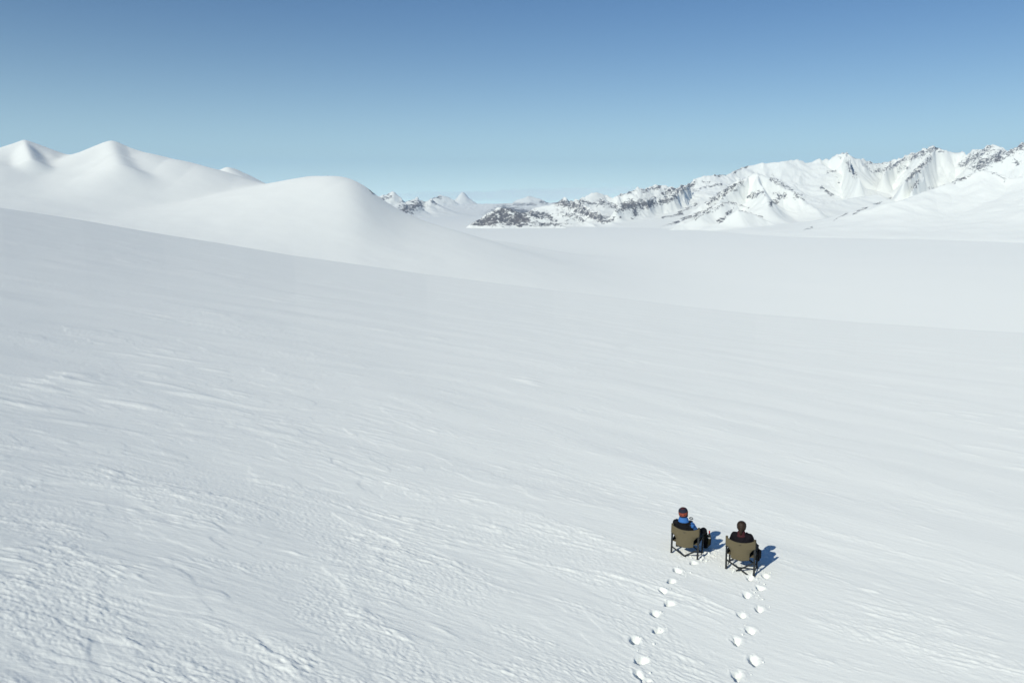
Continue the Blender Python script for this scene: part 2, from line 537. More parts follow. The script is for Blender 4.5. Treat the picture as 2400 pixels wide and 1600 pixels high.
# ------------------------------------------------------------------ mountains
MT = [  # points, skirt width, rounding, roughness
    ([(1240, 492, 8200), (1300, 473, 8000), (1328, 463, 7950), (1346, 468, 8000), (1361, 463, 8100), (1387, 455, 8200), (1417, 451, 8300), (1443, 459, 8300),
      (1453, 454, 8350), (1484, 442, 8400), (1499, 441, 8450), (1526, 428, 8600), (1545, 435, 8700), (1581, 438, 8800), (1606, 428, 8800), (1637, 414, 8900),
      (1657, 412, 9000)], 330, 10, 1.0),
    ([(1657, 412, 9000), (1698, 409, 9200), (1716, 407, 9300), (1734, 395, 9500), (1754, 384, 9600), (1785, 382, 9700), (1823, 380, 9800),
      (1848, 375, 9900), (1882, 373, 10000), (1892, 379, 10000), (1922, 374, 10100)], 900, 20, .5),
    ([(1922, 374, 10100), (1948, 372, 10200), (1966, 364, 10200), (1987, 356, 10200), (2004, 367, 10300), (2022, 374, 10500), (2045, 378, 10700), (2075, 376, 10800),
      (2106, 374, 10700), (2132, 358, 10500), (2144, 360, 10400), (2162, 350, 10300), (2190, 341, 10200), (2208, 352, 10200), (2229, 357, 10300),
      (2254, 358, 10300), (2285, 351, 10200), (2323, 337, 10000), (2343, 342, 9900), (2361, 350, 9700)], 520, 8, 1.0),
    ([(2300, 394, 8900), (2336, 372, 8900), (2361, 354, 8900), (2376, 347, 8900), (2389, 339, 8900), (2400, 332, 8900), (2450, 305, 8900), (2520, 320, 8900), (2620, 290, 9200)], 420, 8, 1.0),
    # spurs of the high range
    ([(1987, 357, 10200), (1990, 378, 9700), (2000, 398, 9300), (2010, 418, 8900)], 130, 6, .9),
    ([(2190, 342, 10200), (2180, 365, 9800), (2160, 390, 9400), (2140, 408, 9050), (2118, 428, 8700)], 170, 6, .9),
    ([(2160, 412, 8900), (2138, 445, 8400)], 90, 6, .6),
    ([(2132, 359, 10500), (2105, 380, 10200), (2070, 400, 9900)], 160, 8, .8),
    # middle mountain
    ([(1650, 480, 7200), (1683, 458, 7350), (1718, 427, 7500), (1754, 411, 7600), (1774, 407, 7600), (1795, 411, 7600), (1810, 417, 7600), (1833, 430, 7550), (1856, 446, 7500),
      (1879, 465, 7450), (1890, 480, 7400)], 260, 14, .7),
    ([(1754, 411, 7600), (1720, 440, 7300), (1680, 475, 7000), (1640, 495, 6800), (1600, 512, 6600)], 160, 8, .6),
    ([(1774, 408, 7600), (1790, 440, 7250), (1800, 470, 6950)], 200, 15, .5),
    ([(1880, 500, 7500), (1960, 470, 8200), (2060, 455, 8600)], 500, 20, .2),
    # low knob and thin ribs at its foot
    ([(1680, 522, 6250), (1700, 503, 6300), (1721, 490, 6350), (1754, 498, 6400), (1790, 510, 6400), (1840, 528, 6300)], 170, 12, .2),
    ([(1545, 534, 6150), (1593, 519, 6300), (1640, 500, 6450), (1698, 474, 6600), (1730, 478, 6700)], 130, 6, .4),
    # escarpment
    ([(1614, 428, 8500), (1601, 440, 8200), (1568, 458, 7900), (1530, 466, 7700), (1490, 470, 7500), (1466, 478, 7400), (1440, 492, 7200)], 130, 6, 1.3),
    ([(1346, 470, 7600), (1380, 485, 7300), (1410, 500, 7100), (1430, 512, 6900)], 150, 6, 1.2),
    # dark hill on the plain
    ([(1060, 537, 6500), (1090, 527, 6500), (1115, 513, 6550), (1140, 500, 6600), (1172, 486, 6600), (1210, 491, 6600), (1260, 501, 6600), (1295, 513, 6550), (1340, 531, 6400)], 130, 10, 1.0),
    ([(1290, 500, 7000), (1320, 492, 7000), (1345, 497, 7000), (1372, 512, 6900), (1395, 525, 6700)], 140, 8, .8),
    # far chain left of centre
    ([(820, 500, 11000), (860, 472, 11000), (880, 462, 11000), (905, 455, 11000), (922, 450, 11000), (937, 459, 11000), (950, 467, 11000), (978, 464, 11000), (1000, 474, 11000), (1012, 466, 11000),
      (1022, 476, 11000), (1032, 492, 10900)], 300, 10, 1.0),
    ([(930, 505, 10200), (950, 488, 10300), (975, 480, 10500), (990, 482, 10600)], 150, 8, 1.0),
    # ice field rising behind
    ([(960, 500, 13000), (1040, 480, 13000), (1100, 478, 13200), (1200, 476, 13200), (1300, 474, 13200), (1420, 474, 13000)], 1500, 60, .25),
    ([(1008, 466, 15000), (1030, 455, 15000), (1045, 459, 15000), (1062, 466, 15000)], 260, 10, .6),
    ([(1066, 468, 15300), (1084, 448, 15300), (1102, 466, 15300)], 300, 6, .3),
    ([(1215, 468, 15300), (1242, 459, 15300), (1270, 468, 15300)], 300, 20, .3),
    # smooth shoulder nearest on the right
    ([(1895, 537, 5700), (1960, 519, 5850), (2000, 505, 5950), (2040, 489, 6050), (2090, 470, 6200), (2150, 455, 6350), (2200, 438, 6500), (2230, 426, 6600), (2270, 408, 6700), (2310, 398, 6700),
      (2345, 408, 6700), (2365, 418, 6650), (2400, 415, 6600), (2480, 395, 6500), (2620, 370, 6500)], 620, 14, .15),
]
rm = np.geomspace(4300, 17000, 760)
am = np.arctan(np.linspace((800 - CX) / F, (2580 - CX) / F, 1250))
A_, R_ = np.meshgrid(am, rm)
X, Y = R_ * np.sin(A_), R_ * np.cos(A_)
x, y = X.ravel(), Y.ravel()
layers = []
rough = np.zeros_like(x)
top = np.zeros_like(x)
xw = x + 38 * pn(x / 420, y / 420, 77) + 16 * pn(x / 130, y / 130, 78)
yw = y + 60 * pn(x / 420, y / 420, 79) + 22 * pn(x / 130, y / 130, 81)
for pts, w, e, rg in MT:
    hh = ridge(xw, yw, pts, w, e, PLAIN, .9)
    rough = np.where(hh > top, rg, rough)
    top = np.maximum(top, hh)
    layers.append(hh)
layers.append(np.full_like(x, 1.0))
hh = smax(layers, 9.0) + 9.0 * math.log(len(layers)) * ss(20, 200, top)
del layers
wx, wy = x + 90 * pn(x / 300, y / 300, 70), y + 90 * pn(x / 300, y / 300, 71)
rid = (1 - np.abs(pn(wx / 260, wy / 260, 72)) * 2) + .5 * (1 - np.abs(pn(wx / 120, wy / 120, 73)) * 2) + .25 * (1 - 2 * np.abs(pn(wx / 55, wy / 55, 74)))
amp = ss(15, 260, hh) * rough
hh = hh + amp * 34 * (rid - 1.0) + 2.0 * fbm(x / 180, y / 180, 75, 3) * ss(10, 80, hh)
# crevassed ice in the far field
cre = ss(11800, 12400, np.hypot(x, y)) * ss(15000, 14000, np.hypot(x, y))
hh = hh + cre * 10 * np.abs(pn(x / 90, y / 160, 76))
hh = hh * ss(4350, 5300, np.hypot(x, y))
z = PLAIN - 26 + 24 * ss(0, 30, hh) + hh
rk_ = rock_mask(x, y, z, ROCK)
# rocky only where there is relief
rk_ = rk_ * ss(12, 40, hh)
mtn = grid_mesh("mountains", X, Y, z.reshape(X.shape), rock=rk_)
mtn.data.materials.append(snow_far)
mtn['kind'] = 'structure'


# ------------------------------------------------------------------ plain materials
def simple(name, col, rough=.7, bump=0, scale=60, metal=0, var=.12, spec=.3, stretch=None):
    m, nt, b = new_mat(name)
    L = nt.links.new
    co = N(nt, 'ShaderNodeTexCoord')
    n = N(nt, 'ShaderNodeTexNoise', Scale=scale, Detail=4.0)
    src = co.outputs['Object']
    if stretch:
        mp = N(nt, 'ShaderNodeMapping')
        mp.inputs['Scale'].default_value = stretch
        L(src, mp.inputs['Vector'])
        src = mp.outputs['Vector']
    L(src, n.inputs['Vector'])
    mx = N(nt, 'ShaderNodeMix', data_type='RGBA')
    mx.inputs['A'].default_value = (*[c * (1 - var) for c in col], 1)
    mx.inputs['B'].default_value = (*[min(1, c * (1 + var)) for c in col], 1)
    L(n.outputs['Fac'], mx.inputs['Factor'])
    L(mx.outputs['Result'], b.inputs['Base Color'])
    b.inputs['Roughness'].default_value = rough
    b.inputs['Metallic'].default_value = metal
    b.inputs['Specular IOR Level'].default_value = spec
    if bump:
        bp = N(nt, 'ShaderNodeBump', Strength=.6, Distance=bump)
        L(n.outputs['Fac'], bp.inputs['Height'])
        L(bp.outputs['Normal'], b.inputs['Normal'])
    return m


M_canvas = simple("olive_canvas", (.128, .107, .062), .9, .002, 90, var=.14)
M_seam = simple("black_binding", (.02, .02, .018), .8)
M_tube = simple("charcoal_powder_coat", (.035, .038, .038), .45, metal=.3)
M_black = simple("black_nylon", (.008, .008, .010), .75, .004, 18, var=.3, stretch=(1, 1, 3), spec=.12)
M_dark2 = simple("dark_softshell", (.008, .007, .010), .8, .004, 18, var=.3, spec=.12)
M_pants = simple("black_trousers", (.008, .008, .010), .7, .006, 14, var=.35, spec=.12)
M_blue = simple("blue_fleece", (.042, .155, .42), .85, .004, 30)
M_boot = simple("black_boot", (.010, .010, .010), .5, spec=.12)
M_glove = simple("black_glove", (.009, .009, .010), .7, spec=.12)
M_skin = simple("skin", (.50, .27, .18), .5)
M_hair = simple("brown_hair", (.030, .018, .011), .5, .004, 70, var=.7, spec=.25, stretch=(4, 4, .5))
M_maroon = simple("maroon_collar", (.050, .010, .014), .8)
M_navy = simple("navy_knit", (.010, .012, .028), .9, .003, 120)
M_lens = simple("sunglass_lens", (.01, .01, .012), .15, spec=.8)
M_foil = simple("red_foil", (.55, .01, .02), .35, metal=.2)
M_label = simple("white_paper_label", (.62, .62, .60), .8)
M_labelmark = simple("label_print", (.05, .05, .06), .7)
M_pouch = simple("dark_olive_pouch", (.018, .018, .011), .9, spec=.1)


def glass_mat(name, col, rough=.02):
    m, nt, b = new_mat(name)
    b.inputs['Base Color'].default_value = (*col, 1)
    b.inputs['Transmission Weight'].default_value = 1
    b.inputs['Roughness'].default_value = rough
    b.inputs['IOR'].default_value = 1.45
    return m


M_glass = glass_mat("clear_glass", (1, 1, 1))
M_bottle = simple("dark_green_glass", (.006, .010, .006), .08, spec=.7)
M_wine = simple("red_wine", (.035, .002, .006), .1)


def hat_material():
    """knit cap: maroon crown dot, navy ring, orange band with small dark motifs, navy hem"""
    m, nt, b = new_mat("patterned_knit")
    L = nt.links.new
    co = N(nt, 'ShaderNodeTexCoord')
    sx = N(nt, 'ShaderNodeSeparateXYZ')
    L(co.outputs['Object'], sx.inputs[0])
    dv = N(nt, 'ShaderNodeMath', operation='DIVIDE'); dv.inputs[1].default_value = .30
    L(sx.outputs['Z'], dv.inputs[0])
    cr = N(nt, 'ShaderNodeValToRGB')
    cr.color_ramp.interpolation = 'CONSTANT'
    e = cr.color_ramp.elements
    e[0].position = 0; e[0].color = (.010, .012, .028, 1)
    e[1].position = .10; e[1].color = (.27, .055, .030, 1)
    for p, c in ((.345, (.010, .013, .030, 1)), (.555, (.050, .013, .017, 1))):
        q = e.new(p); q.color = c
    L(dv.outputs[0], cr.inputs['Fac'])
    at = N(nt, 'ShaderNodeMath', operation='ARCTAN2')
    L(sx.outputs['X'], at.inputs[0]); L(sx.outputs['Y'], at.inputs[1])
    fr = N(nt, 'ShaderNodeMath', operation='MULTIPLY'); fr.inputs[1].default_value = 9 / (2 * math.pi)
    L(at.outputs[0], fr.inputs[0])
    pp = N(nt, 'ShaderNodeMath', operation='PINGPONG'); pp.inputs[1].default_value = .5
    L(fr.outputs[0], pp.inputs[0])
    zz = N(nt, 'ShaderNodeMath', operation='SUBTRACT'); zz.inputs[1].default_value = .21
    L(dv.outputs[0], zz.inputs[0])
    za = N(nt, 'ShaderNodeMath', operation='ABSOLUTE'); L(zz.outputs[0], za.inputs[0])
    zm = N(nt, 'ShaderNodeMath', operation='MULTIPLY'); zm.inputs[1].default_value = 2.6; L(za.outputs[0], zm.inputs[0])
    ad = N(nt, 'ShaderNodeMath', operation='ADD'); L(zm.outputs[0], ad.inputs[0]); L(pp.outputs[0], ad.inputs[1])
    lt = N(nt, 'ShaderNodeMath', operation='LESS_THAN'); lt.inputs[1].default_value = .17; L(ad.outputs[0], lt.inputs[0])
    mx = N(nt, 'ShaderNodeMix', data_type='RGBA')
    L(lt.outputs[0], mx.inputs['Factor'])
    L(cr.outputs['Color'], mx.inputs['A'])
    mx.inputs['B'].default_value = (.03, .010, .012, 1)
    L(mx.outputs['Result'], b.inputs['Base Color'])
    b.inputs['Roughness'].default_value = .9
    n = N(nt, 'ShaderNodeTexNoise', Scale=160.0)
    L(co.outputs['Object'], n.inputs['Vector'])
    bp = N(nt, 'ShaderNodeBump', Strength=.5, Distance=.003)
    L(n.outputs['Fac'], bp.inputs['Height']); L(bp.outputs['Normal'], b.inputs['Normal'])
    return m


M_hat = hat_material()


# ------------------------------------------------------------------ object helpers
def link(name, me, mat, parent, smooth=True):
    if not me.materials:
        me.materials.append(mat)
    o = bpy.data.objects.new(name, me)
    COL.objects.link(o)
    if parent:
        o.parent = parent
    me.polygons.foreach_set("use_smooth", np.full(len(me.polygons), smooth))
    return o


def from_bm(name, bm, mat, parent, smooth=True):
    bmesh.ops.recalc_face_normals(bm, faces=bm.faces)
    me = bpy.data.meshes.new(name)
    bm.to_mesh(me)
    bm.free()
    return link(name, me, mat, parent, smooth)


def thing(name, label, cat, loc, rot, group=None):
    o = bpy.data.objects.new(name, None)
    COL.objects.link(o)
    o.location = loc
    o.rotation_euler = rot
    o.empty_display_size = .1
    o['label'] = label
    o['category'] = cat
    if group:
        o['group'] = group
    return o


def bar(bm, p, q, w, d=None, bev=.15):
    """square tube between two points with chamfered edges"""
    p, q = Vector(p), Vector(q)
    d = d or w
    ax = (q - p).normalized()
    ref = Vector((0, 1, 0)) if abs(ax.y) < .8 else Vector((1, 0, 0))
    s = ax.cross(ref).normalized()
    t = ax.cross(s).normalized()
    k = min(w, d) * bev
    prof = [(w / 2 - k, d / 2), (w / 2, d / 2 - k), (w / 2, -d / 2 + k), (w / 2 - k, -d / 2), (-w / 2 + k, -d / 2), (-w / 2, -d / 2 + k), (-w / 2, d / 2 - k), (-w / 2 + k, d / 2)]
    r0 = [bm.verts.new(p + s * a + t * b) for a, b in prof]
    r1 = [bm.verts.new(q + s * a + t * b) for a, b in prof]
    for i in range(8):
        bm.faces.new((r0[i], r0[(i + 1) % 8], r1[(i + 1) % 8], r1[i]))
    bm.faces.new(r0)
    bm.faces.new(r1)


def lathe(bm, prof, n=28, c=(0, 0, 0)):
    rings = []
    for r, z in prof:
        if r < 1e-5:
            rings.append([bm.verts.new((c[0], c[1], c[2] + z))])
        else:
            rings.append([bm.verts.new((c[0] + r * math.cos(2 * math.pi * i / n), c[1] + r * math.sin(2 * math.pi * i / n), c[2] + z)) for i in range(n)])
    for a, b in zip(rings[:-1], rings[1:]):
        for i in range(n):
            j = (i + 1) % n
            if len(a) == 1 and len(b) == 1:
                continue
            if len(a) == 1:
                bm.faces.new((a[0], b[j], b[i]))
            elif len(b) == 1:
                bm.faces.new((a[i], a[j], b[0]))
            else:
                bm.faces.new((a[i], a[j], b[j], b[i]))


def sheet(bm, fn, nu, nv, th):
    """fabric sheet fn(u,v)->(point) given thickness th along its normal"""
    P = [[Vector(fn(i / nu, j / nv)) for i in range(nu + 1)] for j in range(nv + 1)]
    f, k = [], []
    for j in range(nv + 1):
        fr, kr = [], []
        for i in range(nu + 1):
            du = P[j][min(i + 1, nu)] - P[j][max(i - 1, 0)]
            dv = P[min(j + 1, nv)][i] - P[max(j - 1, 0)][i]
            nn = du.cross(dv).normalized() * th / 2
            fr.append(bm.verts.new(P[j][i] + nn))
            kr.append(bm.verts.new(P[j][i] - nn))
        f.append(fr)
        k.append(kr)
    for j in range(nv):
        for i in range(nu):
            bm.faces.new((f[j][i], f[j][i + 1], f[j + 1][i + 1], f[j + 1][i]))
            bm.faces.new((k[j][i], k[j + 1][i], k[j + 1][i + 1], k[j][i + 1]))
    for j in range(nv):
        bm.faces.new((f[j][0], f[j + 1][0], k[j + 1][0], k[j][0]))
        bm.faces.new((f[j][nu], k[j][nu], k[j + 1][nu], f[j + 1][nu]))
    for i in range(nu):
        bm.faces.new((f[0][i], k[0][i], k[0][i + 1], f[0][i + 1]))
        bm.faces.new((f[nv][i], f[nv][i + 1], k[nv][i + 1], k[nv][i]))


def sphere_pts(c, r, n=10):
    out = []
    if not hasattr(r, '__len__'):
        r = (r, r, r)
    for i in range(n + 1):
        a = math.pi * i / n
        for j in range(2 * n):
            b = math.pi * j / n
            out.append((c[0] + r[0] * math.sin(a) * math.cos(b), c[1] + r[1] * math.sin(a) * math.sin(b), c[2] + r[2] * math.cos(a)))
            if i in (0, n):
                break
    return out


def blob(name, caps, mat, parent, voxel=.01, smooth=6, wrinkle=0, wscale=.05, offset=None):
    """one continuous surface grown round tapered limbs: caps = [(p, q, rp, rq)]"""
    me = bpy.data.meshes.new(name)
    bm = bmesh.new()
    for p, q, rp, rq in caps:
        vs = [bm.verts.new(c) for c in sphere_pts(p, rp) + sphere_pts(q, rq)]
        r = bmesh.ops.convex_hull(bm, input=vs)
        bmesh.ops.delete(bm, geom=[v for v in r['geom_interior'] if isinstance(v, bmesh.types.BMVert)], context='VERTS')
    bmesh.ops.recalc_face_normals(bm, faces=bm.faces)
    bm.to_mesh(me)
    bm.free()
    o = bpy.data.objects.new(name + "_tmp", me)
    COL.objects.link(o)
    md = o.modifiers.new("r", 'REMESH')
    md.mode = 'VOXEL'
    md.voxel_size = voxel
    if smooth:
        sm = o.modifiers.new("s", 'SMOOTH')
        sm.iterations = smooth
        sm.factor = .5
    dg = bpy.context.evaluated_depsgraph_get()
    dg.update()
    new = bpy.data.meshes.new_from_object(o.evaluated_get(dg))
    bpy.data.objects.remove(o)
    n = len(new.vertices)
    co = np.zeros(n * 3, np.float32)
    new.vertices.foreach_get("co", co)
    co = co.reshape(-1, 3)
    if wrinkle:
        no = np.zeros(n * 3, np.float32)
        new.vertices.foreach_get("normal", no)
        no = no.reshape(-1, 3)
        w = 1 - 2 * np.abs(pn((co[:, 0] + co[:, 1] * .6) / wscale, (co[:, 2] * 1.4 + co[:, 1] * .5) / wscale, 80))
        co = co + no * (w * wrinkle)[:, None]
    new.vertices.foreach_set("co", co.ravel())
    new.update()
    new.name = name
    new.materials.clear()
    new.materials.append(mat)
    return link(name, new, mat, parent)


def hand_caps(wrist, palm_dir, side_dir, curl_dir, s=1.0, curl=.5, fat=1.0, thumb_side=1):
    """palm, five separate bent fingers and a thumb leaving the side of the palm"""
    w = Vector(wrist)
    d = Vector(palm_dir).normalized()
    c = Vector(curl_dir).normalized()
    c = (c - d * c.dot(d)).normalized()
    sd = d.cross(c).normalized()
    if sd.dot(Vector(side_dir)) < 0:
        sd = -sd
    caps = []
    for k in (-1, -.3, .35, 1):
        caps.append((w + sd * k * .018 * s, w + d * .085 * s + sd * k * .032 * s, .016 * s * fat, .013 * s * fat))
    for k, ln in zip((-1, -.34, .34, 1), (.060, .074, .080, .070)):
        root = w + d * .085 * s + sd * k * .032 * s
        a = root
        ang = curl * .55
        for seg, f in enumerate((.45, .32, .23)):
            dr = (d * math.cos(ang) + c * math.sin(ang) + sd * k * .06)
            b = a + dr.normalized() * ln * f * s
            caps.append((a, b, (.0095 - .0008 * seg) * s * fat, (.0088 - .0008 * seg) * s * fat))
            a = b
            ang += curl * .85
    tr = w + d * .025 * s + sd * .026 * s
    t1 = tr + (d * .55 + sd * .75 + c * .3).normalized() * .042 * s
    t2 = t1 + (d * .8 + sd * .1 + c * .65 * curl).normalized() * .034 * s
    t3 = t2 + (d * .7 - sd * .25 + c * .9 * curl).normalized() * .026 * s
    caps += [(tr, t1, .014 * s * fat, .012 * s * fat), (t1, t2, .0115 * s * fat, .0105 * s * fat), (t2, t3, .0105 * s * fat, .009 * s * fat)]
    return caps


# ------------------------------------------------------------------ camp chairs
def rect(bm, fn, u0, u1, v0, v1):
    sheet(bm, lambda u, v: fn(u0 + (u1 - u0) * u, v0 + (v1 - v0) * v), 6, 3, .002)


HW = .292


def back_fn(u, v):
    """chair back: wide sleeves at the top, narrowing to the seat; pushed out by the sitter"""
    s = u * 2 - 1
    z = .335 + (.79 - .335) * v
    if z > .595:
        half = HW + .018
    else:
        k = (.595 - z) / .26
        half = HW + .018 - .115 * min(1, k * 2.2) ** .55 - .0 * k
    x = s * half
    bow = (1 - s * s)
    y = -.262 - .066 * bow ** .9 * (1 - .5 * max(0, (.45 - z) / .15) * .6)
    top = v ** 6
    z = z - .070 * (1 - abs(s) ** 2.4) * top - .020 * bow * (1 - v)
    y += .004 * math.sin(u * 9 + v * 7) * bow
    return (x, y - .012, z)


def seat_fn(u, v):
    s = u * 2 - 1
    y = -.24 + .48 * v
    z = .40 + .02 * v - .055 * (1 - s * s) * (1 - abs(v - .45))
    return (s * .285, y, z)


def make_chair(label, loc, rot):
    c = thing("camp_chair", label, "camp chair", loc, rot, "folding camp chairs on the snow")
    for sx in (-1, 1):
        for sy, top in ((-1, .785), (1, .46)):
            bm = bmesh.new()
            bar(bm, (sx * HW, sy * .25, -.035), (sx * HW, sy * .25, top), .038, .030)
            lg = from_bm("leg", bm, M_tube, c, False)
            bm = bmesh.new()
            bar(bm, (sx * HW, sy * .25, -.05), (sx * HW, sy * .25, -.003 + .02), .045, .037, .25)
            from_bm("foot_cap", bm, M_seam, lg, False)
        bm = bmesh.new()
        bar(bm, (sx * HW, -.235, .530), (sx * HW, .27, .465), .024, .020)
        arm = from_bm("armrest_frame", bm, M_tube, c, False)
        bm = bmesh.new()
        sheet(bm, lambda u, v: (sx * HW + (u - .5) * .062, -.22 + .49 * v, .556 - .066 * v - .012 * (2 * u - 1) ** 2), 6, 10, .014)
        from_bm("armrest", bm, M_seam, c)
        bm = bmesh.new()
        bar(bm, (sx * HW, -.24, .405), (sx * HW, .24, .425), .024, .022)
        from_bm("seat_rail", bm, M_tube, c, False)
        bm = bmesh.new()
        bar(bm, (sx * HW, -.24, .035), (sx * HW, .24, .035), .022, .018)
        from_bm("bottom_rail", bm, M_tube, c, False)
    # scissor braces, rear pair and front pair
    for y, a, b in ((-.275, (-HW + .01, .27), (HW - .13, .0)), (-.235, (HW - .01, .27), (-.13, .0)),
                    (.232, (-HW + .01, .36), (HW - .02, .05)), (.262, (HW - .01, .36), (-HW + .02, .05))):
        bm = bmesh.new()
        bar(bm, (a[0], y, a[1]), (b[0], y + (.012 if y < 0 else 0), b[1]), .032, .014)
        from_bm("brace", bm, M_tube, c, False)
    bm = bmesh.new()
    bar(bm, (-.06, -.06, .05), (HW - .01, -.02, .05), .016, .016)
    from_bm("cross_bar", bm, M_tube, c, False)
    bm = bmesh.new()
    sheet(bm, back_fn, 36, 26, .006)
    bk = from_bm("backrest", bm, M_canvas, c)
    for sx in (-1, 1):           # sleeves that wrap the rear posts
        bm = bmesh.new()
        prof = []
        for k in range(16):
            a = 2 * math.pi * k / 16
            prof.append((sx * HW + .027 * math.cos(a), -.252 + .030 * math.sin(a)))
        rings = [[bm.verts.new((x, y, z + (.004 if k % 2 else 0))) for k, (x, y) in enumerate(prof)] for z in (.600, .66, .73, .7905)]
        for r0, r1 in zip(rings[:-1], rings[1:]):
            for k in range(16):
                bm.faces.new((r0[k], r0[(k + 1) % 16], r1[(k + 1) % 16], r1[k]))
        bm.faces.new(rings[0]); bm.faces.new(rings[-1])
        from_bm("sleeve", bm, M_canvas, bk)
    # dark binding along the top edge and at the sleeve hems
    bm = bmesh.new()
    sheet(bm, lambda u, v: (lambda p: (p[0], p[1] + (v - .5) * .012, p[2] + .0045))(back_fn(u, 1)), 36, 2, .006)
    from_bm("binding", bm, M_seam, bk)
    # small embroidered mark: two peaks and a bar

    def on_back(u, v):
        p = back_fn(u, v)
        return (p[0], p[1] - .0052, p[2])
    bm = bmesh.new()
    rect(bm, on_back, .455, .47, .765, .785)
    rect(bm, on_back, .470, .485, .758, .780)
    rect(bm, on_back, .485, .50, .765, .787)
    rect(bm, on_back, .50, .515, .760, .782)
    rect(bm, on_back, .515, .530, .758, .806)
    from_bm("woven_mark", bm, M_seam, bk)
    bm = bmesh.new()
    sheet(bm, seat_fn, 20, 18, .008)
    from_bm("seat", bm, M_canvas, c)
    return c


RZ1, RZ2 = math.radians(-25.5), math.radians(-24)
g1 = float(near(np.array([CH1[0]]), np.array([CH1[1]]))[0])
g2 = float(near(np.array([CH2[0]]), np.array([CH2[1]]))[0])


def slope_rot(rz, roll, tilt):
    """stand nearly upright on the slope: roll = lean to the right, tilt = lean forward (degrees, in world axes)"""
    m = Matrix.Rotation(math.radians(roll), 4, 'Y') @ Matrix.Rotation(math.radians(-tilt), 4, 'X') @ Matrix.Rotation(rz, 4, 'Z')
    return m.to_euler()


ROT1 = slope_rot(RZ1, 1.0, 2.5)
ROT2 = slope_rot(RZ2, -.5, 2.5)
LOC1 = (CH1[0], CH1[1], g1 - .045)
LOC2 = (CH2[0], CH2[1], g2 + .03)
chair1 = make_chair("olive canvas camp chair under the person in the orange and navy knit cap", LOC1, ROT1)
chair2 = make_chair("olive canvas camp chair under the brown-haired person in the dark jacket", LOC2, ROT2)

# the cup holder on the first chair, the organiser on the second
bm = bmesh.new()
prof = [(.001, -.0), (.040, 0), (.046, .01), (.049, .15), (.046, .15), (.043, .012), (.001, .010)]
lathe(bm, prof, 20, (HW + .130, .30, .245))
hold = from_bm("cup_holder", bm, M_pouch, chair1)
bm = bmesh.new()
bar(bm, (HW + .085, .30, .38), (HW + .002, .26, .48), .03, .006)
from_bm("hanging_strap", bm, M_pouch, hold, False)
blob("side_organiser", [((HW + .045, .16, .22), (HW + .05, .16, .40), (.025, .075, .05), (.022, .07, .04)),
                        ((HW + .06, .22, .24), (HW + .06, .22, .37), (.03, .05, .03), (.03, .045, .03)),
                        ((HW + .03, .12, .42), (HW + .02, .17, .49), (.012, .03, .02), (.010, .04, .01))], M_black, chair2, .008, 3, .003, .04)


